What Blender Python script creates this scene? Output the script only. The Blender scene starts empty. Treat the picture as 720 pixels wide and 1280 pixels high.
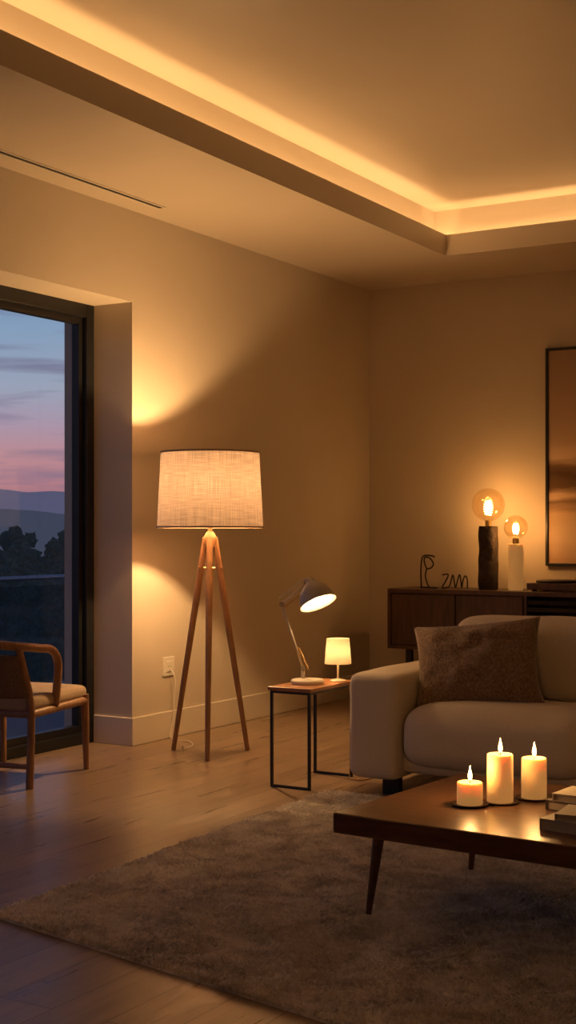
import bpy, bmesh, math, random
import numpy as np
from mathutils import Vector, Matrix, Quaternion, noise
random.seed(7)
YAW = math.radians(30.5)
COL = bpy.context.scene.collection
bpy.context.scene.view_settings.view_transform='Standard'
bpy.context.scene.view_settings.exposure=0.0

# ------------------------------------------------------------------ materials
def new_mat(name):
    m = bpy.data.materials.new(name); m.use_nodes = True
    nt = m.node_tree; nt.nodes.clear()
    out = nt.nodes.new('ShaderNodeOutputMaterial')
    return m, nt, out
def L(nt, a, b): nt.links.new(a, b)
def setin(n, k, v):
    if k in n.inputs: n.inputs[k].default_value = v
def mat(name, col, rough=0.6, col2=None, scale=8.0, stretch=(1,1,1), bump=0.0, bscale=None, metal=0.0,
        emit=None, estr=0.0, sss=0.0, sheen=0.0, detail=6.0, coat=0.0, fac_lo=0.3, fac_hi=0.7, bdist=0.01, spec=0.5):
    m, nt, out = new_mat(name)
    p = nt.nodes.new('ShaderNodeBsdfPrincipled')
    L(nt, p.outputs[0], out.inputs[0])
    setin(p,'Base Color',(*col,1)); setin(p,'Roughness',rough); setin(p,'Metallic',metal)
    setin(p,'Specular IOR Level',spec)
    if emit: setin(p,'Emission Color',(*emit,1)); setin(p,'Emission Strength',estr)
    if sss: setin(p,'Subsurface Weight',sss); setin(p,'Subsurface Scale',0.03); p.inputs['Subsurface Radius'].default_value=(1,.5,.2)
    if sheen: setin(p,'Sheen Weight',sheen)
    if coat: setin(p,'Coat Weight',coat)
    tc = nt.nodes.new('ShaderNodeTexCoord')
    mp = nt.nodes.new('ShaderNodeMapping'); mp.inputs['Scale'].default_value = stretch
    L(nt, tc.outputs['Object'], mp.inputs[0])
    nz = nt.nodes.new('ShaderNodeTexNoise'); nz.inputs['Scale'].default_value = scale; nz.inputs['Detail'].default_value = detail
    L(nt, mp.outputs[0], nz.inputs[0])
    if col2:
        r = nt.nodes.new('ShaderNodeValToRGB')
        r.color_ramp.elements[0].position = fac_lo; r.color_ramp.elements[0].color = (*col,1)
        r.color_ramp.elements[1].position = fac_hi; r.color_ramp.elements[1].color = (*col2,1)
        L(nt, nz.outputs[0], r.inputs[0]); L(nt, r.outputs[0], p.inputs['Base Color'])
    if bump:
        n2 = nt.nodes.new('ShaderNodeTexNoise'); n2.inputs['Scale'].default_value = bscale or scale; n2.inputs['Detail'].default_value = 4
        L(nt, mp.outputs[0], n2.inputs[0])
        b = nt.nodes.new('ShaderNodeBump'); b.inputs['Strength'].default_value = bump; b.inputs['Distance'].default_value = bdist
        L(nt, n2.outputs[0], b.inputs['Height']); L(nt, b.outputs[0], p.inputs['Normal'])
    return m

M_wall = mat('plaster_wall',(0.56,0.485,0.39),0.7,(0.60,0.525,0.43),scale=1.5,bump=0.05,bscale=60)
M_ceil = mat('ceiling_paint',(0.54,0.46,0.37),0.38,(0.57,0.49,0.40),scale=1.2,bump=0.03,bscale=3)
M_trim = mat('trim_paint',(0.68,0.60,0.50),0.45,(0.70,0.62,0.52),scale=3)
M_black = mat('black_metal',(0.012,0.012,0.014),0.4,(0.02,0.02,0.022),scale=20,metal=0.3)
M_dark = mat('dark_slot',(0.01,0.008,0.006),0.8,(0.02,0.015,0.01),scale=20)
M_walnut = mat('walnut_wood',(0.080,0.034,0.018),0.30,(0.16,0.07,0.034),scale=5,stretch=(1.2,9,9),bump=0.05,bscale=12,coat=0.1)
M_sidewood = mat('sideboard_wood',(0.045,0.020,0.012),0.4,(0.095,0.038,0.022),scale=4,stretch=(9,9,1),bump=0.04)
M_oakleg = mat('lamp_wood',(0.26,0.135,0.065),0.45,(0.38,0.21,0.10),scale=10,stretch=(6,6,1),bump=0.05)
M_chairwood = mat('chair_wood',(0.24,0.12,0.065),0.45,(0.34,0.18,0.10),scale=10,stretch=(5,5,1),bump=0.05)
M_sidetop = mat('side_table_wood',(0.30,0.12,0.05),0.35,(0.40,0.18,0.08),scale=6,stretch=(8,1,8),bump=0.04)
M_sofa = mat('sofa_boucle',(0.52,0.44,0.35),0.95,(0.60,0.52,0.42),scale=180,bump=0.6,bscale=260,sheen=0.2,bdist=0.004)
M_pillow = mat('pillow_brown',(0.13,0.078,0.046),0.95,(0.25,0.155,0.095),scale=110,bump=1.0,bscale=110,sheen=0.35,bdist=0.006,fac_lo=.38,fac_hi=.62)
M_chaircush = mat('chair_cushion_fabric',(0.38,0.28,0.20),0.95,(0.45,0.34,0.25),scale=140,bump=0.5,bscale=200,bdist=0.004)
M_web = mat('chair_woven',(0.14,0.09,0.06),0.9,(0.22,0.15,0.10),scale=120,bump=0.6,bscale=150)
M_cream = mat('cream_enamel',(0.66,0.59,0.48),0.35,(0.70,0.63,0.52),scale=8)
M_lampgrey = mat('lamp_enamel_taupe',(0.38,0.32,0.26),0.4,(0.42,0.36,0.29),scale=8)
M_brass = mat('aged_brass',(0.55,0.38,0.18),0.35,(0.42,0.28,0.12),scale=20,metal=0.9)
M_white = mat('white_plastic',(0.74,0.69,0.61),0.4,(0.76,0.71,0.63),scale=8)
M_wax = mat('candle_wax',(0.85,0.66,0.38),0.45,(0.88,0.70,0.42),scale=12,sss=0.8,emit=(1.0,0.46,0.12),estr=0.28,bump=0.03)  # even warm emission paints in the glow of flame-lit wax
M_wick = mat('wick_black',(0.01,0.008,0.006),0.9,(0.03,0.02,0.015),scale=50)
M_dish = mat('candle_dish',(0.10,0.06,0.04),0.4,(0.14,0.08,0.05),scale=20,metal=0.3)
M_ceramic_dark = mat('rough_dark_ceramic',(0.030,0.020,0.015),0.8,(0.06,0.04,0.03),scale=18,bump=0.8,bscale=30,bdist=0.02)
M_ceramic_cream = mat('cream_wax_column',(0.80,0.62,0.34),0.6,(0.85,0.68,0.40),scale=18,bump=0.3,bscale=30,sss=.5,emit=(1.0,0.45,0.12),estr=0.22)  # emission added so the column looks lit from within; it is no light source
M_book1 = mat('book_cover_ivory',(0.54,0.49,0.42),0.6,(0.58,0.53,0.45),scale=10)
M_book2 = mat('book_cover_dark',(0.07,0.05,0.045),0.6,(0.1,0.07,0.06),scale=10)
M_pages = mat('book_pages',(0.62,0.54,0.42),0.8,(0.5,0.43,0.33),scale=10,stretch=(1,1,60))
M_deck = mat('balcony_tile',(0.10,0.10,0.11),0.6,(0.14,0.14,0.15),scale=2)
M_steel = mat('rail_steel',(0.30,0.32,0.35),0.35,(0.36,0.38,0.41),scale=30,metal=0.5)
M_tree = mat('dusk_foliage',(0.02,0.028,0.024),1.0,(0.08,0.095,0.08),scale=5,spec=0.1,emit=(.05,.07,.10),estr=.12)  # weak bluish emission paints haze over the foliage
M_hill = mat('distant_hills',(0.055,0.075,0.13),1.0,(0.075,0.09,0.15),scale=0.02,spec=0.0,emit=(0.21,0.20,0.32),estr=0.46)  # emission puts distance haze into the hill colour
M_ground = mat('valley_ground',(0.03,0.04,0.045),1.0,(0.10,0.10,0.12),scale=0.08,spec=0.1)
M_fil = mat('filament_glow',(1,.6,.3),0.5,emit=(1.0,0.55,0.18),estr=40)
M_flame = mat('flame_glow',(1,.7,.3),0.5,emit=(1.0,0.60,0.22),estr=9)
def bulb_mat():
    m, nt, out = new_mat('frosted_bulb')
    t = nt.nodes.new('ShaderNodeBsdfTransparent'); e_ = nt.nodes.new('ShaderNodeEmission')
    e_.inputs[0].default_value=(1.0,.66,.32,1); e_.inputs[1].default_value=4
    a = nt.nodes.new('ShaderNodeAddShader'); L(nt,t.outputs[0],a.inputs[0]); L(nt,e_.outputs[0],a.inputs[1]); L(nt,a.outputs[0],out.inputs[0])
    return m
M_bulb = bulb_mat()

def glass_mat(name, tint=(1,1,1), fac=0.06, rough=0.0):
    m, nt, out = new_mat(name)
    t = nt.nodes.new('ShaderNodeBsdfTransparent'); t.inputs[0].default_value=(*tint,1)
    g = nt.nodes.new('ShaderNodeBsdfGlossy'); g.inputs['Roughness'].default_value=rough
    lw = nt.nodes.new('ShaderNodeLayerWeight'); lw.inputs[0].default_value=0.25
    ma = nt.nodes.new('ShaderNodeMath'); ma.operation='MULTIPLY_ADD'; ma.inputs[1].default_value=0.5; ma.inputs[2].default_value=fac
    L(nt, lw.outputs['Facing'], ma.inputs[0])
    mx = nt.nodes.new('ShaderNodeMixShader')
    L(nt, ma.outputs[0], mx.inputs[0]); L(nt,t.outputs[0],mx.inputs[1]); L(nt,g.outputs[0],mx.inputs[2]); L(nt,mx.outputs[0],out.inputs[0])
    return m
M_glass = glass_mat('window_glass',(0.93,0.95,0.96),0.0)
for n in M_glass.node_tree.nodes:
    if n.type=='MATH': n.inputs[1].default_value=0.05; n.inputs[2].default_value=0.012
M_rglass = M_glass.copy(); M_rglass.name='balustrade_glass'
for n in M_rglass.node_tree.nodes:
    if n.type=='BSDF_TRANSPARENT': n.inputs[0].default_value=(.72,.78,.82,1)
M_globe = glass_mat('globe_glass',(1.0,0.92,0.78),0.03,0.02)

def shade_mat(name, col, trans, wf=260.0, weave=0.35):
    m, nt, out = new_mat(name)
    tc = nt.nodes.new('ShaderNodeTexCoord')
    sp = nt.nodes.new('ShaderNodeSeparateXYZ'); L(nt, tc.outputs['Object'], sp.inputs[0])
    at = nt.nodes.new('ShaderNodeMath'); at.operation='ARCTAN2'
    L(nt, sp.outputs['X'], at.inputs[0]); L(nt, sp.outputs['Y'], at.inputs[1])
    facs=[]
    for kind,sx,sz in (('v',60.0,6.0),('h',2.5,220.0)):
        cb = nt.nodes.new('ShaderNodeCombineXYZ')
        a = nt.nodes.new('ShaderNodeMath'); a.operation='MULTIPLY'; a.inputs[1].default_value=sx; L(nt,at.outputs[0],a.inputs[0])
        b = nt.nodes.new('ShaderNodeMath'); b.operation='MULTIPLY'; b.inputs[1].default_value=sz; L(nt,sp.outputs['Z'],b.inputs[0])
        L(nt,a.outputs[0],cb.inputs[0]); L(nt,b.outputs[0],cb.inputs[1])
        nz = nt.nodes.new('ShaderNodeTexNoise'); nz.inputs['Scale'].default_value=1.0; nz.inputs['Detail'].default_value=2
        L(nt,cb.outputs[0],nz.inputs[0]); facs.append(nz.outputs[0])
    ad = nt.nodes.new('ShaderNodeMath'); ad.operation='ADD'; L(nt,facs[0],ad.inputs[0]); L(nt,facs[1],ad.inputs[1])
    r = nt.nodes.new('ShaderNodeMapRange'); r.inputs['From Min'].default_value=0.75; r.inputs['From Max'].default_value=1.25
    r.inputs['To Min'].default_value=1.0-weave; r.inputs['To Max'].default_value=1.0
    L(nt, ad.outputs[0], r.inputs[0])
    mc = nt.nodes.new('ShaderNodeVectorMath'); mc.operation='SCALE'; mc.inputs[0].default_value=col
    L(nt, r.outputs[0], mc.inputs['Scale'])
    d = nt.nodes.new('ShaderNodeBsdfDiffuse'); t = nt.nodes.new('ShaderNodeBsdfTranslucent')
    L(nt, mc.outputs[0], d.inputs[0]); L(nt, mc.outputs[0], t.inputs[0])
    mx = nt.nodes.new('ShaderNodeMixShader'); mx.inputs[0].default_value=trans
    L(nt,d.outputs[0],mx.inputs[1]); L(nt,t.outputs[0],mx.inputs[2]); L(nt,mx.outputs[0],out.inputs[0])
    return m
M_shade = shade_mat('linen_shade',(0.52,0.41,0.36),0.085,weave=0.42)
M_shade2 = shade_mat('small_shade_fabric',(0.72,0.60,0.45),0.28,weave=0.1)

def floor_mat():
    m, nt, out = new_mat('oak_planks')
    p = nt.nodes.new('ShaderNodeBsdfPrincipled'); L(nt,p.outputs[0],out.inputs[0])
    tc = nt.nodes.new('ShaderNodeTexCoord')
    mp = nt.nodes.new('ShaderNodeMapping'); mp.inputs['Rotation'].default_value=(0,0,math.radians(90))
    L(nt,tc.outputs['Object'],mp.inputs[0])
    br = nt.nodes.new('ShaderNodeTexBrick'); br.offset=0.37
    br.inputs['Scale'].default_value=1.0; br.inputs['Brick Width'].default_value=1.9; br.inputs['Row Height'].default_value=0.17
    br.inputs['Mortar Size'].default_value=0.0020; br.inputs['Mortar Smooth'].default_value=0.2; br.inputs['Bias'].default_value=0.0
    br.inputs['Color1'].default_value=(0.26,0.177,0.115,1); br.inputs['Color2'].default_value=(0.35,0.245,0.163,1); br.inputs['Mortar'].default_value=(0.11,0.07,0.042,1)
    L(nt,mp.outputs[0],br.inputs[0])
    mp2 = nt.nodes.new('ShaderNodeMapping'); mp2.inputs['Scale'].default_value=(14,0.9,1)
    L(nt,tc.outputs['Object'],mp2.inputs[0])
    nz = nt.nodes.new('ShaderNodeTexNoise'); nz.inputs['Scale'].default_value=2.2; nz.inputs['Detail'].default_value=8; nz.inputs['Distortion'].default_value=0.6
    L(nt,mp2.outputs[0],nz.inputs[0])
    mr = nt.nodes.new('ShaderNodeMapRange'); mr.inputs['From Min'].default_value=.3; mr.inputs['From Max'].default_value=.7; mr.inputs['To Min'].default_value=.70; mr.inputs['To Max'].default_value=1.13
    L(nt,nz.outputs[0],mr.inputs[0])
    mc = nt.nodes.new('ShaderNodeVectorMath'); mc.operation='SCALE'
    L(nt,br.outputs['Color'],mc.inputs[0]); L(nt,mr.outputs[0],mc.inputs['Scale'])
    L(nt,mc.outputs[0],p.inputs['Base Color'])
    mr2 = nt.nodes.new('ShaderNodeMapRange'); mr2.inputs['To Min'].default_value=.20; mr2.inputs['To Max'].default_value=.42
    L(nt,nz.outputs[0],mr2.inputs[0]); L(nt,mr2.outputs[0],p.inputs['Roughness'])
    b = nt.nodes.new('ShaderNodeBump'); b.inputs['Strength'].default_value=.25; b.inputs['Distance'].default_value=.002
    L(nt,nz.outputs[0],b.inputs['Height'])
    b2 = nt.nodes.new('ShaderNodeBump'); b2.invert=True; b2.inputs['Strength'].default_value=.5; b2.inputs['Distance'].default_value=.003
    L(nt,br.outputs['Fac'],b2.inputs['Height']); L(nt,b.outputs[0],b2.inputs['Normal']); L(nt,b2.outputs[0],p.inputs['Normal'])
    return m
M_floor = floor_mat()

def rug_mat():
    m, nt, out = new_mat('shag_rug')
    p = nt.nodes.new('ShaderNodeBsdfPrincipled'); L(nt,p.outputs[0],out.inputs[0])
    setin(p,'Roughness',1.0); setin(p,'Sheen Weight',0.4); setin(p,'Specular IOR Level',0.1)
    tc = nt.nodes.new('ShaderNodeTexCoord')
    n1 = nt.nodes.new('ShaderNodeTexNoise'); n1.inputs['Scale'].default_value=6.0; n1.inputs['Detail'].default_value=6; n1.inputs['Distortion'].default_value=1.2
    n2 = nt.nodes.new('ShaderNodeTexNoise'); n2.inputs['Scale'].default_value=60; n2.inputs['Detail'].default_value=5; n2.inputs['Distortion'].default_value=.8
    L(nt,tc.outputs['Object'],n1.inputs[0]); L(nt,tc.outputs['Object'],n2.inputs[0])
    ad = nt.nodes.new('ShaderNodeMath'); ad.operation='MULTIPLY_ADD'; ad.inputs[1].default_value=.55
    L(nt,n1.outputs[0],ad.inputs[0])
    m2 = nt.nodes.new('ShaderNodeMath'); m2.operation='MULTIPLY'; m2.inputs[1].default_value=.45; L(nt,n2.outputs[0],m2.inputs[0])
    L(nt,m2.outputs[0],ad.inputs[2])
    r = nt.nodes.new('ShaderNodeValToRGB')
    r.color_ramp.elements[0].position=.38; r.color_ramp.elements[0].color=(0.58,0.51,0.45,1)
    r.color_ramp.elements[1].position=.60; r.color_ramp.elements[1].color=(0.96,0.90,0.82,1)
    L(nt,ad.outputs[0],r.inputs[0]); L(nt,r.outputs[0],p.inputs['Base Color'])
    # yarn lets some light through
    tl = nt.nodes.new('ShaderNodeBsdfTranslucent'); L(nt,r.outputs[0],tl.inputs[0])
    mx = nt.nodes.new('ShaderNodeMixShader'); mx.inputs[0].default_value=.25
    L(nt,p.outputs[0],mx.inputs[1]); L(nt,tl.outputs[0],mx.inputs[2]); L(nt,mx.outputs[0],out.inputs[0])
    return m
M_rug = rug_mat()

def painting_mat():
    m, nt, out = new_mat('abstract_landscape_canvas')
    p = nt.nodes.new('ShaderNodeBsdfPrincipled'); L(nt,p.outputs[0],out.inputs[0]); setin(p,'Roughness',.8); setin(p,'Specular IOR Level',.2)
    tc = nt.nodes.new('ShaderNodeTexCoord'); sp = nt.nodes.new('ShaderNodeSeparateXYZ'); L(nt,tc.outputs['Object'],sp.inputs[0])
    mp = nt.nodes.new('ShaderNodeMapping'); mp.inputs['Scale'].default_value=(1.5,1,9); L(nt,tc.outputs['Object'],mp.inputs[0])
    nz = nt.nodes.new('ShaderNodeTexNoise'); nz.inputs['Scale'].default_value=1.6; nz.inputs['Detail'].default_value=7; L(nt,mp.outputs[0],nz.inputs[0])
    ma = nt.nodes.new('ShaderNodeMath'); ma.operation='MULTIPLY_ADD'; ma.inputs[1].default_value=.14; L(nt,nz.outputs[0],ma.inputs[0]); L(nt,sp.outputs['Z'],ma.inputs[2])
    mr = nt.nodes.new('ShaderNodeMapRange'); mr.inputs['From Min'].default_value=-.67; mr.inputs['From Max'].default_value=.81; L(nt,ma.outputs[0],mr.inputs[0])
    r = nt.nodes.new('ShaderNodeValToRGB'); e=r.color_ramp.elements
    e[0].position=0; e[0].color=(.44,.28,.18,1); e[1].position=1; e[1].color=(.36,.25,.18,1)
    for pos,c in ((.12,(.62,.45,.31)),(.24,(.52,.35,.22)),(.29,(.22,.13,.08)),(.32,(.58,.40,.27)),(.36,(.14,.08,.045)),(.42,(.09,.05,.03)),(.46,(.20,.12,.07)),(.50,(.60,.43,.30)),(.58,(.46,.33,.23)),(.75,(.42,.29,.21))):
        x=e.new(pos); x.color=(*c,1)
    L(nt,mr.outputs[0],r.inputs[0]); L(nt,r.outputs[0],p.inputs['Base Color'])
    return m
M_paint = painting_mat()

# ------------------------------------------------------------------ geometry helpers
def group(name, loc=(0,0,0), rz=0.0):
    e = bpy.data.objects.new(name, None); e.empty_display_size=.1
    e.location = loc; e.rotation_euler=(0,0,rz); COL.objects.link(e); return e
def finish(name, bm, m, parent=None, smooth=True, loc=None, autos=None):
    me = bpy.data.meshes.new(name); bmesh.ops.recalc_face_normals(bm, faces=bm.faces); bm.to_mesh(me); bm.free()
    if smooth:
        for p in me.polygons: p.use_smooth=True
    me.materials.append(m)
    o = bpy.data.objects.new(name, me); COL.objects.link(o)
    if parent: o.parent=parent
    if loc: o.location=loc
    if smooth and autos:
        md=o.modifiers.new('es','EDGE_SPLIT'); md.split_angle=math.radians(autos)
    return o
def add_box(bm, lo, hi):
    vs=[bm.verts.new((x,y,z)) for x in (lo[0],hi[0]) for y in (lo[1],hi[1]) for z in (lo[2],hi[2])]
    for f in ((0,1,3,2),(4,6,7,5),(0,4,5,1),(2,3,7,6),(0,2,6,4),(1,5,7,3)): bm.faces.new([vs[i] for i in f])
def boxes(name, lst, m, parent=None, bevel=0.0, seg=2):
    bm=bmesh.new()
    for lo,hi in lst: add_box(bm,lo,hi)
    o=finish(name,bm,m,parent,smooth=False)
    if bevel:
        md=o.modifiers.new('bv','BEVEL'); md.width=bevel; md.segments=seg; md.limit_method='ANGLE'
    return o
def box(name, lo, hi, m, parent=None, bevel=0.0, seg=2): return boxes(name,[(lo,hi)],m,parent,bevel,seg)
def lathe_bm(bm, prof, n=48, mtx=None):
    rings=[]
    for r,z in prof:
        if r<1e-6: v=[bm.verts.new((0,0,z))]
        else: v=[bm.verts.new((r*math.cos(2*math.pi*i/n),r*math.sin(2*math.pi*i/n),z)) for i in range(n)]
        rings.append(v)
    for a,b in zip(rings,rings[1:]):
        for i in range(n):
            j=(i+1)%n
            if len(a)==1 and len(b)==1: continue
            if len(a)==1: bm.faces.new((a[0],b[i],b[j]))
            elif len(b)==1: bm.faces.new((a[i],a[j],b[0]))
            else: bm.faces.new((a[i],a[j],b[j],b[i]))
    if mtx is not None:
        allv=[v for r in rings for v in r]; bmesh.ops.transform(bm,matrix=mtx,verts=allv)
def lathe(name, prof, m, parent=None, loc=(0,0,0), n=48, direction=None, autos=40):
    bm=bmesh.new(); mt=Matrix.Translation(loc)
    if direction is not None:
        q=Vector((0,0,1)).rotation_difference(Vector(direction).normalized()); mt=mt@q.to_matrix().to_4x4()
    lathe_bm(bm,prof,n,mt); return finish(name,bm,m,parent,autos=autos)
def tube_bm(bm, pts, r, n=10):
    pts=[Vector(p) for p in pts]
    rs = r if isinstance(r,(list,tuple)) else [r]*len(pts)
    t0=(pts[1]-pts[0]).normalized(); up=Vector((0,0,1)) if abs(t0.z)<.9 else Vector((1,0,0))
    nrm=t0.cross(up).normalized(); rings=[]
    for i,p in enumerate(pts):
        if i==0: t=t0
        elif i==len(pts)-1: t=(pts[i]-pts[i-1]).normalized()
        else: t=((pts[i+1]-pts[i]).normalized()+(pts[i]-pts[i-1]).normalized()).normalized()
        nrm=(nrm-t*nrm.dot(t)).normalized(); b=t.cross(nrm)
        rings.append([bm.verts.new(p+(nrm*math.cos(2*math.pi*k/n)+b*math.sin(2*math.pi*k/n))*rs[i]) for k in range(n)])
    for a,b in zip(rings,rings[1:]):
        for k in range(n): bm.faces.new((a[k],a[(k+1)%n],b[(k+1)%n],b[k]))
    bm.faces.new(rings[0][::-1]); bm.faces.new(rings[-1])
def tube(name, pts, r, m, parent=None, n=10, autos=50):
    bm=bmesh.new(); tube_bm(bm,pts,r,n); return finish(name,bm,m,parent,autos=autos)
def spline(pts, k=8):
    P=[Vector(p) for p in pts]; P=[P[0]*2-P[1]]+P+[P[-1]*2-P[-2]]; out=[]
    for i in range(1,len(P)-2):
        for j in range(k):
            t=j/k; a,b,c,d=P[i-1],P[i],P[i+1],P[i+2]
            out.append(.5*((2*b)+(c-a)*t+(2*a-5*b+4*c-d)*t*t+(3*b-a-3*c+d)*t**3))
    out.append(P[-2]); return out
def cushion(name, lo, hi, m, parent, r=.05, puff=(.01,.01,.02), seed=0, wr=.004, cuts=18):
    lo=Vector(lo); hi=Vector(hi); size=hi-lo; c=(lo+hi)/2
    bm=bmesh.new(); bmesh.ops.create_cube(bm,size=1.0)
    bmesh.ops.subdivide_edges(bm,edges=bm.edges[:],cuts=cuts,use_grid_fill=True)
    h=size/2
    for v in bm.verts:
        p=v.co.copy()
        q=Vector((h[i]*math.sin(p[i]*math.pi*.92)/math.sin(.46*math.pi) for i in range(3)))
        inn=Vector((max(-h[i]+r,min(h[i]-r,q[i])) for i in range(3)))
        d=q-inn
        if d.length>1e-6: q=inn+d.normalized()*r if d.length>r*.999 else q
        u=[min(1,abs(q[i]/h[i])) for i in range(3)]
        for i in range(3):
            j,k=(i+1)%3,(i+2)%3
            q[i]+=(q[i]/h[i])*puff[i]*(1-u[j]**2)*(1-u[k]**2)
        nn=noise.noise_vector((q+Vector((seed*7.1,seed*3.3,0)))*4.5)*wr*2
        v.co=c+q+nn
    o=finish(name,bm,m,parent); md=o.modifiers.new('ss','SUBSURF'); md.levels=1; md.render_levels=1
    return o
def light_point(name, loc, power, col, parent=None, r=.03):
    l=bpy.data.lights.new(name,'POINT'); l.energy=power; l.color=col; l.shadow_soft_size=r
    o=bpy.data.objects.new(name,l); o.location=loc; COL.objects.link(o)
    if parent: o.parent=parent
    return o

WARM=(1.0,0.58,0.23)
# ------------------------------------------------------------------ room shell
XL,YB,XR,YF = -4.55,8.90,1.6,-1.6
ZC=2.953; ZU=3.28
OX=-5.03          # outer face of left wall
WY0,WY1,WZ = 1.4,6.03,2.45
boxes('floor',[((OX,YF-.2,-.12),(XR+.2,YB+.2,0))],M_floor)
boxes('wall_left',[((OX,WY1,0),(XL,YB+.2,3.45)),((OX,YF-.2,0),(XL,WY0,3.45)),((OX,WY0,WZ),(XL,WY1,3.45))],M_wall)
box('wall_back',(XL,YB,0),(XR+.2,YB+.2,3.45),M_wall)
box('wall_right',(XR,YF,0),(XR+.2,YB,3.45),M_wall)
box('wall_front',(XL,YF-.2,0),(XR+.2,YF,3.45),M_wall)
tx0,ty1,tx1,ty0=-3.56,8.04,.6,-.6; g=.14; lip=.03; zl=3.088
bl=[]
bl+=[((XL,YF,ZC),(tx0-g,YB,ZU)),((tx1+g,YF,ZC),(XR,YB,ZU)),((tx0-g,ty1+g,ZC),(tx1+g,YB,ZU)),((tx0-g,YF,ZC),(tx1+g,ty0-g,ZU))]
zb=ZC+.025
bl+=[((tx0-g,ty0-g,ZC),(tx0,ty1+g,zb)),((tx1,ty0-g,ZC),(tx1+g,ty1+g,zb)),((tx0,ty1,ZC),(tx1,ty1+g,zb)),((tx0,ty0-g,ZC),(tx1,ty0,zb))]
bl+=[((tx0-lip,ty0-lip,zb),(tx0,ty1+lip,zl)),((tx1,ty0-lip,zb),(tx1+lip,ty1+lip,zl)),((tx0,ty1,zb),(tx1,ty1+lip,zl)),((tx0,ty0-lip,zb),(tx1,ty0,zl))]
bl+=[((XL,YF,ZU),(XR,YB,ZU+.15))]
boxes('ceiling',bl,M_ceil)
def area(name,loc,sx,sy,power,rot):
    l=bpy.data.lights.new(name,'AREA'); l.shape='RECTANGLE'; l.size=sx; l.size_y=sy; l.energy=power; l.color=WARM
    o=bpy.data.objects.new(name,l); o.location=loc; o.rotation_euler=rot; COL.objects.link(o); o.parent=cove; return o
cove=group('cove_lighting')
PM=3.5; ly=ty1-ty0; lx=tx1-tx0; cz=zb+.012
area('led_strip_left',(tx0-.08,(ty0+ty1)/2,cz),.05,ly+.12,PM*ly,(math.pi,0,0))
area('led_strip_right',(tx1+.08,(ty0+ty1)/2,cz),.05,ly+.12,PM*ly,(math.pi,0,0))
area('led_strip_back',((tx0+tx1)/2,ty1+.08,cz),lx+.12,.05,PM*lx,(math.pi,0,0))
area('led_strip_front',((tx0+tx1)/2,ty0-.08,cz),lx+.12,.05,PM*lx,(math.pi,0,0))
# vent slot
v=group('ceiling_vent',(-4.365,3.6,ZC))
box('slot',(-.014,-2.45,-.003),(.014,2.45,.0),M_dark,v)
boxes('rim',[((-.024,-2.46,-.006),(-.014,2.46,0)),((.014,-2.46,-.006),(.024,2.46,0)),((-.014,2.45,-.006),(.014,2.46,0)),((-.014,-2.46,-.006),(.014,-2.45,0))],M_trim,v)
# baseboards
bh=.155; bt=.016
boxes('baseboard_left',[((XL,WY1-bt,0),(XL+bt,YB,bh)),((-4.81,WY1-bt,0),(XL,WY1,bh)),((XL,YF,0),(XL+bt,WY0+bt,bh)),((-4.81,WY0,0),(XL,WY0+bt,bh))],M_trim,bevel=.004)
box('baseboard_back',(XL+bt,YB-bt,0),(XR,YB,bh),M_trim,bevel=.004)
box('baseboard_right',(XR-bt,YF,0),(XR,YB-bt,bh),M_trim,bevel=.004)
# window
w=group('window_1',(-4.87,0,0))
fw=.065
fr=[((-.055,WY1-fw,0),(.055,WY1,WZ)),((-.055,WY0,0),(.055,WY0+fw,WZ)),((-.055,WY0+fw,WZ-.075),(.055,WY1-fw,WZ)),((-.055,WY0+fw,0),(.055,WY1-fw,.06))]
for my in (2.93,4.46): fr.append(((-.04,my-.035,.06),(.04,my+.035,WZ-.075)))
boxes('frame',fr,M_black,w,bevel=.004)
for i,(a,b) in enumerate(((WY0+fw,2.895),(2.965,4.425),(4.495,WY1-fw))):
    box(f'sash_{i+1}',(-.004,a,.06),(.004,b,WZ-.075),M_glass,w)
    boxes(f'sash_frame_{i+1}',[((-.022,a,.06),(.022,a+.03,WZ-.075)),((-.022,b-.03,.06),(.022,b,WZ-.075)),((-.022,a+.03,.06),(.022,b-.03,.10)),((-.022,a+.03,WZ-.11),(.022,b-.03,WZ-.075))],M_black,w)
# outlet
o=group('wall_outlet',(XL,6.37,.41))
box('plate',(0,-.055,-.055),(.007,.055,.055),M_white,o,bevel=.003)
box('socket_face',(.007,-.03,-.03),(.011,.03,.03),M_white,o,bevel=.002)
for y in (-.01,.01): lathe('pin_hole',[(0,0),(.003,0),(.003,.0008),(0,.0008)],M_dark,o,loc=(.011,y,0),direction=(1,0,0),n=12)

# ------------------------------------------------------------------ exterior
box('balcony_floor',(-7.2,-2,-.3),(OX,10,-.03),M_deck)
r=group('balcony_railing',(-6.95,0,-.03))
tube('top_rail',[(0,-2,.86),(0,9.9,.86)],.018,M_steel,r,n=12)
for i in range(5):
    y=-1.9+i*2.9; box(f'post_{i+1}',(-.012,y-.02,0),(.012,y+.02,.845),M_steel,r)
box('glass_panel',(-.006,-1.95,.06),(.006,9.85,.80),M_rglass,r)
bm=bmesh.new(); add_box(bm,(-900,-500,-14.2),(-8.5,900,-14)); finish('valley_ground',bm,M_ground,smooth=False)
def ridge(name,x0,hbase,amp,freq,seed,m,y0=-300,y1=1100,n=260,depth=60):
    bm=bmesh.new(); rows=[]
    for i in range(n+1):
        y=y0+(y1-y0)*i/n
        h=hbase+amp*noise.fractal(Vector((y*freq,seed,0)),1.0,2.0,5)
        rows.append([bm.verts.new((x0+depth,y,-14)),bm.verts.new((x0+depth*.4,y,-14+(h+14)*.6)),bm.verts.new((x0,y,h)),bm.verts.new((x0-depth,y,-14))])
    for a,b in zip(rows,rows[1:]):
        for k in range(3): bm.faces.new((a[k],b[k],b[k+1],a[k+1]))
    return finish(name,bm,m)
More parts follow.
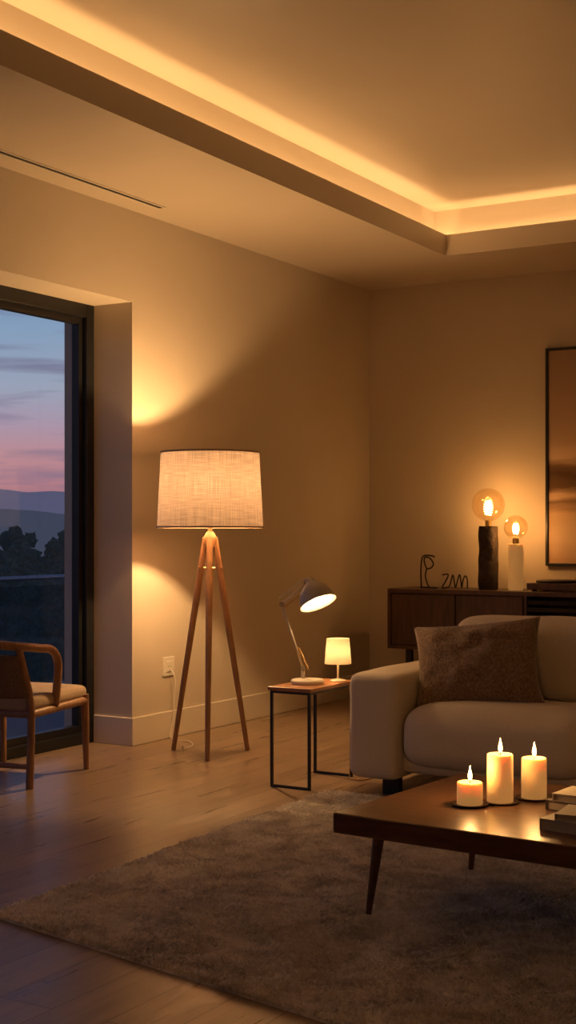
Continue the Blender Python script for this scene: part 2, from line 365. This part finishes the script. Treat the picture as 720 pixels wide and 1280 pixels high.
ridge('distant_hills',-640,31,5,.006,1.3,M_hill)
ridge('distant_hills.001',-420,10,3,.01,5.1,mat('mid_hills',(0.05,0.065,0.09),1.0,(0.07,0.08,0.11),scale=.02,spec=0.0,emit=(.13,.145,.21),estr=.38))  # mid ridge haze is likewise painted in as emission
def tree(name,x,y,top,rad,seed):
    t=group(name,(x,y,-14)); H=top+14
    tube('trunk',[(0,0,0),(.1,.05,H*.5),(0,0,H*.8)],[.25,.18,.08],M_tree,t,n=8)
    bm=bmesh.new(); rnd=random.Random(seed)
    for k in range(26):
        a=rnd.random()*6.28; f_=rnd.random(); zz=H*.5+f_*(H*.5-rad*.2); rr=rad*(1.0-.55*f_)*math.sqrt(rnd.random())
        s=rad*(.14+.18*rnd.random())
        res=bmesh.ops.create_icosphere(bm,subdivisions=3,radius=s,matrix=Matrix.Translation((rr*math.cos(a),rr*math.sin(a),zz)))
        for vv in res['verts']: vv.co+=noise.noise_vector(vv.co*2.2+Vector((seed,0,0)))*s*.6+noise.noise_vector(vv.co*8)*s*.45
    finish('crown',bm,M_tree,t,smooth=False)
rnd=random.Random(11); ti=0
for d,nn,t0,t1,rd in ((32,6,-4.5,-1.8,2.0),(52,8,-2.4,-.6,2.4),(85,12,-.2,1.1,2.8),(130,16,1.0,2.2,3.4)):
    for k in range(nn):
        an=math.radians(33+ (k+.5)*26/nn + rnd.uniform(-.8,.8)); dd=d*rnd.uniform(.92,1.08)
        tree('tree' if ti==0 else f'tree.{ti:03d}',-dd*math.sin(an),dd*math.cos(an),rnd.uniform(t0,t1),rd*rnd.uniform(.8,1.2),ti+3); ti+=1

# ------------------------------------------------------------------ rug
def rug():
    R=group('area_rug',(0,0,0))
    A=np.array((-2.90,3.13)); B=np.array((-2.96,5.38)); C=np.array((.35,5.3)); D=np.array((.15,2.50))
    def P(u,v): return (A*(1-u)+D*u)*(1-v)+(B*(1-u)+C*u)*v
    nu,nv=160,120; bm=bmesh.new(); G=[]
    for i in range(nu+1):
        row=[]
        for j in range(nv+1):
            u,v=i/nu,j/nv; p=P(u,v)
            e=min(u*3.1,(1-u)*3.1,v*2.4,(1-v)*2.4)
            z=.012 if e>1e-6 else .001
            if e>1e-6: z+=noise.noise(Vector((p[0],p[1],0))*14)*.004
            row.append(bm.verts.new((p[0],p[1],z)))
        G.append(row)
    for i in range(nu):
        for j in range(nv): bm.faces.new((G[i][j],G[i+1][j],G[i+1][j+1],G[i][j+1]))
    finish('backing',bm,M_rug,R)
    N=230000; rs=np.random.RandomState(4)
    u=rs.rand(N); v=rs.rand(N)
    base=((A[None]*(1-u)[:,None]+D[None]*u[:,None])*(1-v)[:,None]+(B[None]*(1-u)[:,None]+C[None]*u[:,None])*v[:,None])
    x,y=base[:,0],base[:,1]
    fa=2.2*np.sin(x*9+1.7*np.sin(y*7.3))+2.2*np.cos(y*11+1.9*np.sin(x*6.1))+rs.normal(0,.9,N)
    lean=.60+.33*rs.rand(N)
    clump=.5+.5*np.sin(x*31+2.1*np.sin(y*23))*np.cos(y*27+1.7*np.sin(x*19))
    Ln=.014+.008*rs.rand(N)+.005*clump
    dirx,diry=np.cos(fa)*lean,np.sin(fa)*lean
    up=np.sqrt(np.clip(1-lean**2,.1,1))
    wa=rs.rand(N)*np.pi*2; wd=.0024+.0012*rs.rand(N)
    wx,wy=np.cos(wa)*wd,np.sin(wa)*wd
    V=np.zeros((N,5,3),dtype=np.float32); z0=.008
    V[:,0]=np.stack([x-wx,y-wy,np.full(N,z0)],1); V[:,1]=np.stack([x+wx,y+wy,np.full(N,z0)],1)
    mx_,my_,mz_=x+dirx*Ln*.35,y+diry*Ln*.35,z0+up*Ln*.62
    V[:,2]=np.stack([mx_+wx*.9,my_+wy*.9,mz_],1); V[:,3]=np.stack([mx_-wx*.9,my_-wy*.9,mz_],1)
    V[:,4]=np.stack([x+dirx*Ln,y+diry*Ln,z0+up*Ln*.95],1)
    idx=np.arange(N)*5
    quads=np.stack([idx,idx+1,idx+2,idx+3],1); tris=np.stack([idx+3,idx+2,idx+4],1)
    loops=np.concatenate([quads,tris],1).reshape(-1)
    starts=np.stack([np.arange(N)*7,np.arange(N)*7+4],1).reshape(-1)
    me=bpy.data.meshes.new('pile'); me.vertices.add(N*5); me.vertices.foreach_set('co',V.reshape(-1))
    me.loops.add(len(loops)); me.loops.foreach_set('vertex_index',loops.astype(np.int32))
    me.polygons.add(N*2); me.polygons.foreach_set('loop_start',starts.astype(np.int32))
    me.update(calc_edges=True); me.validate(); me.materials.append(M_rug)
    o=bpy.data.objects.new('pile',me); COL.objects.link(o); o.parent=R
rug()

# ------------------------------------------------------------------ floor lamp
fl=group('floor_lamp',(-4.02,6.01,0),YAW)
feet=[(0,-.25),(-.205,.12),(.195,.12)]
for i,(x,y) in enumerate(feet):
    n=Vector((x,y,0)).normalized()
    tp=Vector((n.x*.028,n.y*.028,1.15)); bt_=Vector((x,y,.004))
    tube(f'leg_{i+1}',[bt_,bt_.lerp(tp,.45),bt_.lerp(tp,.8),tp],[.0125,.0165,.0185,.016],M_oakleg,fl,n=12)
    q=bt_.lerp(tp,.86); tube(f'bolt_{i+1}',[q-Vector((-n.y,n.x,0))*.03,q+Vector((-n.y,n.x,0))*.03],.005,M_brass,fl)
lathe('hub',[(0,1.10),(.022,1.10),(.034,1.125),(.036,1.15),(.022,1.175),(.012,1.185),(.012,1.32),(0,1.32)],M_oakleg,fl,n=24)
lathe('socket',[(0,1.30),(.02,1.30),(.02,1.375),(0,1.375)],M_brass,fl,n=20)
lathe('bulb',[(0,1.365),(.013,1.375),(.028,1.415),(.03,1.435),(.02,1.46),(0,1.467)],M_bulb,fl,n=20)
bm=bmesh.new(); lathe_bm(bm,[(.282,1.205),(.277,1.30),(.2715,1.40),(.266,1.50),(.2615,1.60)],96); finish('shade',bm,M_shade,fl)
for nm,z,rr in (('rim_bottom',1.205,.282),('rim_top',1.60,.2615)):
    lathe(nm,[(rr+.002,z-.004),(rr+.002,z+.006),(rr-.003,z+.006),(rr-.003,z-.004),(rr+.002,z-.004)],M_chaircush,fl,n=96)
for k in range(3):
    a=k*2.094+.5; tube(f'spider_{k+1}',[(.012*math.cos(a),.012*math.sin(a),1.31),(.15*math.cos(a),.15*math.sin(a),1.24),(.279*math.cos(a),.279*math.sin(a),1.215)],.002,M_brass,fl,n=6)
light_point('bulb_light',(0,0,1.432),78,WARM,fl,.03)
pc=spline([(-4.535,6.37,.40),(-4.50,6.37,.33),(-4.51,6.36,.12),(-4.50,6.33,.008),(-4.36,6.30,.006),(-4.25,6.18,.006),(-4.22,6.05,.006),(-4.205,6.02,.03)],8)
tube('power_cord',pc,.003,M_white,None,n=6)

# ------------------------------------------------------------------ side table
st=group('side_table',(-3.165,5.60,0))
X0,X1,Y0,Y1=-.115,.115,-.22,.22
box('top',(X0,Y0,.447),(X1,Y1,.465),M_sidetop,st,bevel=.004)
lg=[]; t=.006; ix,iy=.1,.205
for x in (-ix,ix):
    for y in (-iy,iy): lg.append(((x-t,y-t,0),(x+t,y+t,.447)))
for y in (-iy,iy): lg+= [((-ix+t,y-t,0),(ix-t,y+t,.012)),((-ix+t,y-t,.435),(ix-t,y+t,.447))]
for x in (-ix,ix): lg+= [((x-t,-iy+t,.435),(x+t,iy-t,.447))]
boxes('frame',lg,M_black,st)

# desk lamp
dl=group('desk_lamp',(-3.172,5.565,.465),YAW)
lathe('base',[(0,0),(.074,0),(.078,.004),(.078,.016),(.072,.022),(.02,.026),(0,.026)],M_cream,dl,n=48)
P0=Vector((-.02,.0,.026)); E=Vector((-.120,.01,.375)); H=Vector((-.003,-.005,.475))
tube('base_post',[P0,P0+Vector((0,0,.045))],.010,M_cream,dl,n=14)
def two_rods(nm,a,b,off,r=.0035):
    bm=bmesh.new(); o_=Vector((0,off,0)); tube_bm(bm,[a+o_,b+o_],r,8); tube_bm(bm,[a-o_,b-o_],r,8); finish(nm,bm,M_cream,dl)
B0=P0+Vector((0,0,.045))
two_rods('lower_arm',B0,E,.010,.005)
tube('lower_brace',[B0+Vector((.022,0,-.005)),B0.lerp(E,.35)],.0028,M_brass,dl,n=8)
two_rods('upper_arm',E,H,.010,.005); tube('upper_parallel',[E+Vector((-.012,0,.028)),H+Vector((-.01,0,.022))],.004,M_cream,dl,n=8)
for nm,p in (('elbow_joint',E),('head_joint',H),('base_joint',B0)):
    tube(nm,[p-Vector((0,.016,0)),p+Vector((0,.016,0))],.013 if nm!='base_joint' else .011,M_lampgrey,dl,n=16)
def spring(nm,a,b,r,turns):
    a=Vector(a);b=Vector(b);d=(b-a); n1=d.cross(Vector((0,1,0))).normalized(); n2=d.cross(n1).normalized(); pts=[]
    for i in range(turns*10+1):
        tt=i/(turns*10); an=tt*turns*2*math.pi; pts.append(a+d*tt+(n1*math.cos(an)+n2*math.sin(an))*r)
    tube(nm,pts,.0012,M_brass,dl,n=5)
spring('spring_elbow',E+Vector((.012,0,-.015)),E.lerp(H,.62)+Vector((.008,0,-.02)),.006,14)
spring('spring_base',B0+Vector((.022,0,0)),B0.lerp(E,.33)+Vector((.012,0,0)),.006,14)
ax=Vector((.34,-.36,-.86)).normalized()
hp=H+Vector((.012,-.002,.012))
sh=[(0,-.012),(.016,-.012),(.022,-.004),(.026,.014),(.042,.026),(.066,.050),(.081,.082),(.088,.115),(.090,.122)]
lathe('shade',sh,M_lampgrey,dl,loc=hp,direction=ax,n=48,autos=None)
shi=[(0,.016),(.022,.018),(.039,.029),(.063,.053),(.079,.084),(.087,.121),(.090,.122)]
lathe('shade_liner',shi,M_white,dl,loc=hp,direction=ax,n=48,autos=None)
bc=hp+ax*.078
bm=bmesh.new(); bmesh.ops.create_uvsphere(bm,u_segments=20,v_segments=14,radius=.027,matrix=Matrix.Translation(bc)); finish('bulb',bm,M_bulb,dl)
lathe('bulb_neck',[(.014,.0),(.014,.04),(.012,.045)],M_brass,dl,loc=hp+ax*.015,direction=ax,n=16)
light_point('bulb_light',tuple(bc),2.7,(1,.60,.25),dl,.02)
# small lamp
sl=group('table_lamp',(-3.10,5.735,.465),YAW)
lathe('base',[(0,0),(.036,0),(.038,.004),(.034,.008),(.008,.012),(.005,.02),(.005,.12),(0,.12)],M_cream,sl,n=32)
bm=bmesh.new(); lathe_bm(bm,[(.064,.085),(.060,.14),(.054,.205)],48); finish('shade',bm,M_shade2,sl)
tube('harp',[(-.055,0,.20),(0,0,.12),(.055,0,.20)],.0015,M_brass,sl,n=6)
lathe('bulb',[(0,.12),(.008,.122),(.014,.14),(.013,.152),(0,.162)],M_bulb,sl,n=16)
light_point('bulb_light',(0,0,.145),1.0,(1,.60,.25),sl,.01)
cd=spline([(-3.045,5.74,.455),(-3.035,5.74,.40),(-3.02,5.75,.2),(-3.03,5.72,.03),(-2.99,5.70,.008),(-2.95,5.8,.006),(-3.05,6.1,.006)],8)
tube('power_cord.001',cd,.0028,M_brass,None,n=6)

# ------------------------------------------------------------------ sofa
sf=group('sofa',(-1.785,5.90,0))
cushion('base',(-1.08,-.40,.10),(1.08,.45,.22),M_sofa,sf,r=.03,puff=(0,0,0),wr=.001)
cushion('arm_left',(-1.11,-.47,.07),(-.855,.44,.545),M_sofa,sf,r=.05,puff=(.008,.008,.006),seed=1,wr=.003)
cushion('arm_right',(.855,-.47,.07),(1.11,.44,.545),M_sofa,sf,r=.05,puff=(.008,.008,.006),seed=2,wr=.003)
cushion('back',(-.88,.24,.20),(.88,.47,.72),M_sofa,sf,r=.06,puff=(.0,.01,.006),seed=3,wr=.003)
cushion('seat_cushion_1',(-.85,-.48,.14),(0,.16,.405),M_sofa,sf,r=.095,puff=(.003,.022,.022),seed=4,wr=.006)
cushion('seat_cushion_2',(.005,-.48,.14),(.85,.16,.405),M_sofa,sf,r=.095,puff=(.003,.022,.022),seed=5,wr=.006)
cushion('back_cushion_1',(-.83,.06,.40),(-.005,.27,.775),M_sofa,sf,r=.08,puff=(.003,.03,.012),seed=6,wr=.006)
cushion('back_cushion_2',(.005,.06,.40),(.83,.27,.775),M_sofa,sf,r=.08,puff=(.003,.03,.012),seed=7,wr=.006)
for i,(x,y) in enumerate(((-.92,-.38),(.92,-.38),(-.92,.38),(.92,.38))):
    box(f'foot_{i+1}',(x-.04,y-.02,0),(x+.04,y+.02,.11),M_black,sf)
# throw pillow
def pillow(name,W,Hh,T,m,loc,rot):
    n=36; bm=bmesh.new()
    for s in (1,-1):
        G=[]
        for i in range(n+1):
            row=[]
            for j in range(n+1):
                u,v=2*i/n-1,2*j/n-1
                x=W/2*u*(1-.09*(1-v*v)); z=Hh/2*v*(1-.09*(1-u*u))
                t_=T/2*(max(0,(1-u**2)*(1-v**2)))**.42
                wv=noise.noise(Vector((u*2.2,v*2.2,s*3)))*.022+noise.noise(Vector((u*5,v*4,s*5)))*.013
                y=s*(t_+wv*(1-max(abs(u),abs(v))**4))
                row.append((x,y,z))
            G.append([bm.verts.new(c) for c in row])
        for i in range(n):
            for j in range(n): bm.faces.new((G[i][j],G[i+1][j],G[i+1][j+1],G[i][j+1]))
    bmesh.ops.remove_doubles(bm,verts=bm.verts,dist=.0006)
    o=finish(name,bm,m); o.location=loc; o.rotation_euler=rot; return o
pillow('throw_pillow',.59,.42,.18,M_pillow,(-2.39,5.75,.58),(math.radians(-26),math.radians(-6),math.radians(14)))

# ------------------------------------------------------------------ coffee table
ct=group('coffee_table',(-1.965,3.60,.0),math.radians(-4.5))
TZ=.335; cl,cd_=1.45,.82
box('top',(0,0,TZ-.062),(cl,cd_,TZ),M_walnut,ct,bevel=.006,seg=3)
boxes('apron',[((.10,.09,TZ-.085),(cl-.10,cd_-.09,TZ-.062))],M_walnut,ct)
k=0
for x,sx in ((.105,-1),(cl-.105,1)):
    for y,sy in ((.10,-1),(cd_-.08,1)):
        k+=1; tube(f'leg_{k}',[(x+sx*.03,y+sy*.015,.022),(x,y,TZ-.06)],[.009,.019],M_walnut,ct,n=16)
# candles
def candle(name,x,y,r_,h,seed,powr):
    c=group(name,(x,y,TZ))
    lathe('dish',[(0,0),(r_*1.25,0),(r_*1.45,.004),(r_*1.45,.006),(r_*1.2,.004),(0,.004)],M_dish,c,n=40)
    b=.004
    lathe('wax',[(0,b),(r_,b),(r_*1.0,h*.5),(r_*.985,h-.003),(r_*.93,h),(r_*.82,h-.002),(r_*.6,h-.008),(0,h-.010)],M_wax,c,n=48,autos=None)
    tube('wick',[(0,0,h-.012),(.001,0,h+.004),(.003,0,h+.012)],.0014,M_wick,c,n=6)
    lathe('flame',[(0,0),(.004,.003),(.0068,.010),(.0066,.018),(.004,.030),(.0015,.040),(0,.046)],M_flame,c,loc=(.001,0,h+.004),n=20,autos=None)
    light_point('flame_light',(.001,0,h+.056),powr,(1.0,.50,.16),c,.01)
candle('pillar_candle',-1.652,3.913,.040,.072,1,1.4)
candle('pillar_candle.001',-1.586,3.998,.041,.152,2,1.8)
candle('pillar_candle.002',-1.516,4.110,.040,.130,3,1.8)
# books
def book(nm,cx,cy,z,wd,dp,th,rz,m):
    b=group(nm,(cx,cy,z),rz)
    boxes('cover',[((-wd/2,-dp/2,0),(wd/2,dp/2,.003)),((-wd/2,-dp/2,th-.003),(wd/2,dp/2,th)),((-wd/2,-dp/2,.003),(-wd/2+.004,dp/2,th-.003))],m,b)
    box('pages',(-wd/2+.004,-dp/2+.004,.003),(wd/2-.005,dp/2-.004,th-.003),M_pages,b)
book('book',-1.215,3.76,TZ,.24,.17,.032,math.radians(-8),M_book1)
book('book.001',-1.20,3.77,TZ+.032,.21,.15,.018,math.radians(4),M_book1)
book('book.002',-1.29,4.02,TZ,.24,.17,.03,math.radians(-14),M_book2)
book('book.003',-1.285,4.02,TZ+.03,.22,.15,.024,math.radians(-5),M_book1)

# ------------------------------------------------------------------ sideboard
sb=group('sideboard',(-4.165,8.42,0))
SL=2.35; SD=.455; z0,z1=.38,.79
boxes('carcass',[((0,0,z1-.03),(SL,SD,z1)),((0,0,z0),(SL,SD,z0+.025)),((0,0,z0+.025),(.025,SD,z1-.03)),((SL-.025,0,z0+.025),(SL,SD,z1-.03)),((.025,SD-.015,z0+.025),(SL-.025,SD,z1-.03)),((.985,.01,z0+.025),(1.005,SD-.015,z1-.03)),((1.64,.01,z0+.025),(1.66,SD-.015,z1-.03))],M_sidewood,sb,bevel=.002)
dz0,dz1=z0+.03,z1-.035
boxes('door_panel_left',[((.03,.004,dz0),(.50,.022,dz1))],M_sidewood,sb,bevel=.002)
boxes('door_panel_mid',[((.506,.004,dz0),(.98,.022,dz1))],M_sidewood,sb,bevel=.002)
boxes('door_panel_right',[((1.665,.004,dz0),(SL-.03,.022,dz1))],M_sidewood,sb,bevel=.002)
boxes('slats',[((1.01,.02,dz0+.010+i*.048),(1.635,.035,dz0+.010+i*.048+.026)) for i in range(7)],M_dark,sb)
boxes('legs',[((x,y,0),(x+.04,y+.04,z0)) for x in (.12,SL-.16) for y in (.04,SD-.08)],M_black,sb)
zt=z1
def rough_column(nm,r_,h,m,par,seed,sq=False):
    bm=bmesh.new(); n=24; rings=[]
    for k in range(15):
        z=h*k/14; row=[]
        for i in range(n):
            a=2*math.pi*i/n; rr=r_
            if sq: rr=r_*min(1.25,1/max(abs(math.cos(a)),abs(math.sin(a))))*.9
            rr*=1+.10*noise.noise(Vector((math.cos(a)*1.5,math.sin(a)*1.5,z*9+seed)))
            if k in (0,14): rr*=.95
            row.append(bm.verts.new((rr*math.cos(a),rr*math.sin(a),z)))
        rings.append(row)
    for a,b in zip(rings,rings[1:]):
        for i in range(n): bm.faces.new((a[i],a[(i+1)%n],b[(i+1)%n],b[i]))
    bm.faces.new(rings[0][::-1]); bm.faces.new(rings[-1]); return finish(nm,bm,m,par,autos=50)
def bulb_lamp(name,x,y,r_,h,m,gr,seed,powr,sq):
    c=group(name,(x,y,zt)); rough_column('column',r_,h,m,c,seed,sq)
    lathe('socket',[(0,h-.005),(.022,h-.005),(.022,h+.03),(.018,h+.04),(0,h+.04)],M_brass,c,n=20)
    cz_=h+.03+gr*1.02
    prof=[(.016,h+.03)]
    a0=math.asin(.016/gr)
    for i in range(25):
        a=math.pi-a0-(math.pi-a0)*i/24; prof.append((max(0,gr*math.sin(a)),cz_+gr*math.cos(a)*1.0))
    lathe('globe',prof,M_globe,c,n=40,autos=None)
    zf=h+.045
    tube('stem',[(0,0,h+.03),(0,0,zf+gr*.45)],.003,M_globe,c,n=8)
    pts=[]
    for i in range(61):
        tt=i/60; a=tt*2*math.pi*6; rr=gr*(.16+.12*math.sin(tt*math.pi))
        pts.append((rr*math.cos(a),rr*math.sin(a),zf+gr*(.25+.9*tt)))
    tube('filament',pts,.0022,M_fil,c,n=6)
    light_point('bulb_light',(0,0,cz_-gr*.1),powr,(1,.50,.16),c,.02)
bulb_lamp('sculptural_table_lamp',-3.512,8.64,.064,.43,M_ceramic_dark,.112,2,3.8,True)
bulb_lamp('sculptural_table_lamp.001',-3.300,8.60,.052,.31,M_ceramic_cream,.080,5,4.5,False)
ws=group('wire_letter_sculpture',(-3.95,8.62,zt))
bm=bmesh.new()
tube_bm(bm,spline([(-.05,0,0),(-.055,0,.09),(-.05,0,.19),(-.03,0,.225),(.03,0,.225),(.05,0,.215)],6),.0055,8)
tube_bm(bm,spline([(-.01,0,.13),(-.03,0,.19),(-.02,0,.215),(.01,0,.21),(.03,0,.19),(.04,0,.165),(.02,0,.14),(-.01,0,.13),(-.02,0,.08),(0,0,.02),(.02,0,.004),(.06,0,.004)],6),.0055,8)
tube_bm(bm,[(-.06,0,.005),(.07,0,.005)],.005,8)
finish('wire',bm,M_black,ws)
ws=group('wire_letter_sculpture.001',(-3.74,8.60,zt))
bm=bmesh.new()
tube_bm(bm,spline([(-.095,0,.095),(-.05,0,.098),(-.07,0,.05),(-.095,0,.006),(-.06,0,.008),(-.04,0,.02),(-.028,0,.06),(-.015,0,.095),(-.005,0,.05),(.005,0,.01),(.02,0,.06),(.035,0,.098),(.045,0,.05),(.05,0,.01),(.06,0,.06),(.075,0,.09),(.09,0,.07),(.093,0,.005)],6),.005,8)
finish('wire',bm,M_black,ws)
# turntable
tt=group('turntable',(-2.98,8.63,zt))
box('plinth',(-.20,-.15,.012),(.20,.15,.055),M_sidewood,tt,bevel=.004)
for x in (-.16,.16):
    for y in (-.11,.11): lathe('foot',[(0,0),(.018,0),(.018,.012),(0,.012)],M_black,tt,loc=(x,y,0),n=16)
lathe('platter',[(0,.055),(.138,.055),(.140,.06),(.140,.07),(.136,.073),(0,.073)],M_black,tt,loc=(-.04,0,0),n=56)
lathe('spindle',[(0,.073),(.003,.073),(.003,.085),(0,.085)],M_steel,tt,loc=(-.04,0,0),n=10)
tube('tonearm',spline([(.155,.10,.095),(.15,0,.095),(.11,-.09,.085)],6),.004,M_steel,tt,n=8)
lathe('tonearm_pivot',[(0,.055),(.02,.055),(.02,.085),(.012,.10),(0,.10)],M_steel,tt,loc=(.155,.10,0),n=18)

# framed picture
pf=group('framed_painting',(-2.62,YB,1.69))
wv,hv=.57,.74
box('canvas',(-wv+.015,-.022,-hv+.015),(wv-.015,-.004,hv-.015),M_paint,pf)
boxes('frame',[((-wv,-.035,-hv),(-wv+.018,0,hv)),((wv-.018,-.035,-hv),(wv,0,hv)),((-wv+.018,-.035,-hv),(wv-.018,0,-hv+.018)),((-wv+.018,-.035,hv-.018),(wv-.018,0,hv))],M_black,pf,bevel=.002)

# ------------------------------------------------------------------ armchair by window
ch=group('armchair',(-4.475,5.00,0),math.radians(11))
hx,yb_,yf=.235,-.27,.28
for s,nm in ((1,'r'),(-1,'l')):
    tube(f'front_leg_{nm}',[(s*hx,yf,0),(s*hx,yf-.01,.22),(s*hx,yf-.02,.375)],[.013,.019,.021],M_chairwood,ch,n=12)
    tube(f'back_leg_{nm}',spline([(s*hx,yb_,0),(s*hx,yb_+.01,.2),(s*hx,yb_+.01,.38),(s*hx*1.0,yb_-.04,.52),(s*.235,yb_-.10,.655)],5),.018,M_chairwood,ch,n=12)
    tube(f'side_rail_{nm}',[(s*hx,yb_+.01,.34),(s*hx,yf-.02,.345)],.020,M_chairwood,ch,n=12)
tube('rear_stretcher',[(-hx,yb_+.005,.10),(hx,yb_+.005,.10)],.013,M_chairwood,ch,n=10)
tube('front_rail',[(-hx,yf-.02,.345),(hx,yf-.02,.345)],.018,M_chairwood,ch,n=12)
tube('back_rail',[(-hx,yb_+.01,.34),(hx,yb_+.01,.34)],.018,M_chairwood,ch,n=12)
half=[(.24,-.04,.36),(.250,-.035,.50),(.255,-.05,.580),(.255,-.11,.628),(.252,-.22,.643),(.235,-.34,.658),(.15,-.42,.672),(0,-.445,.682)]
full=half+[(-x,y,z) for x,y,z in half[-2::-1]]
tube('arm_rail',spline(full,8),.020,M_chairwood,ch,n=12)
bm=bmesh.new(); G=[]
for i in range(25):
    a=-1.15+2.3*i/24; x=.235*math.sin(a)/math.sin(1.15); 
    row=[]
    for j in range(7):
        f_=j/6; z=.42+.20*f_; y=-.24-.10*f_-.09*math.cos(a)
        row.append(bm.verts.new((x,y,z)))
    G.append(row)
for i in range(24):
    for j in range(6): bm.faces.new((G[i][j],G[i+1][j],G[i+1][j+1],G[i][j+1]))
ob=finish('woven_back',bm,M_web,ch); md=ob.modifiers.new('so','SOLIDIFY'); md.thickness=.018; md.offset=0
cushion('seat_cushion',(-.235,-.27,.345),(.238,.30,.42),M_chaircush,ch,r=.033,puff=(.004,.006,.014),seed=9,wr=.002)

# ------------------------------------------------------------------ world: dusk sky
wd=bpy.data.worlds.new('dusk_sky'); bpy.context.scene.world=wd; wd.use_nodes=True
nt=wd.node_tree; nt.nodes.clear()
out=nt.nodes.new('ShaderNodeOutputWorld'); bg=nt.nodes.new('ShaderNodeBackground'); L(nt,bg.outputs[0],out.inputs[0])
tc=nt.nodes.new('ShaderNodeTexCoord'); sp=nt.nodes.new('ShaderNodeSeparateXYZ'); L(nt,tc.outputs['Generated'],sp.inputs[0])
mr=nt.nodes.new('ShaderNodeMapRange'); mr.inputs['From Min'].default_value=-.1; mr.inputs['From Max'].default_value=.5; L(nt,sp.outputs['Z'],mr.inputs[0])
cr=nt.nodes.new('ShaderNodeValToRGB'); e=cr.color_ramp.elements
e[0].position=0; e[0].color=(.02,.02,.03,1); e[1].position=1; e[1].color=(.03,.06,.18,1)
for pos,c in ((.165,(.05,.05,.08)),(.20,(.26,.17,.22)),(.225,(.52,.22,.25)),(.262,(.55,.28,.31)),(.30,(.44,.33,.43)),(.34,(.36,.39,.50)),(.41,(.26,.37,.53)),(.50,(.13,.23,.43))):
    x=e.new(pos); x.color=(*c,1)
L(nt,mr.outputs[0],cr.inputs[0])
mp=nt.nodes.new('ShaderNodeMapping'); mp.inputs['Scale'].default_value=(5.0,5.0,46); L(nt,tc.outputs['Generated'],mp.inputs[0])
nz=nt.nodes.new('ShaderNodeTexNoise'); nz.inputs['Scale'].default_value=1.8; nz.inputs['Detail'].default_value=7; nz.inputs['Distortion'].default_value=.4; L(nt,mp.outputs[0],nz.inputs[0])
mr2=nt.nodes.new('ShaderNodeMapRange'); mr2.inputs['From Min'].default_value=.48; mr2.inputs['From Max'].default_value=.66; mr2.inputs['To Max'].default_value=.7; L(nt,nz.outputs[0],mr2.inputs[0])
mx=nt.nodes.new('ShaderNodeMix'); mx.data_type='RGBA'; L(nt,mr2.outputs[0],mx.inputs[0]); L(nt,cr.outputs[0],mx.inputs[6]); mx.inputs[7].default_value=(.18,.16,.26,1)
L(nt,mx.outputs[2],bg.inputs[0]); bg.inputs[1].default_value=1.05

# ------------------------------------------------------------------ camera
cam=bpy.data.cameras.new('camera'); co=bpy.data.objects.new('camera',cam); COL.objects.link(co)
co.location=(0,0,1.18); co.rotation_euler=(math.pi/2,0,YAW)
cam.sensor_fit='VERTICAL'; cam.sensor_height=24; cam.lens=1700/1280*24; cam.shift_y=25/1280
cam.clip_end=3000
bpy.context.scene.camera=co
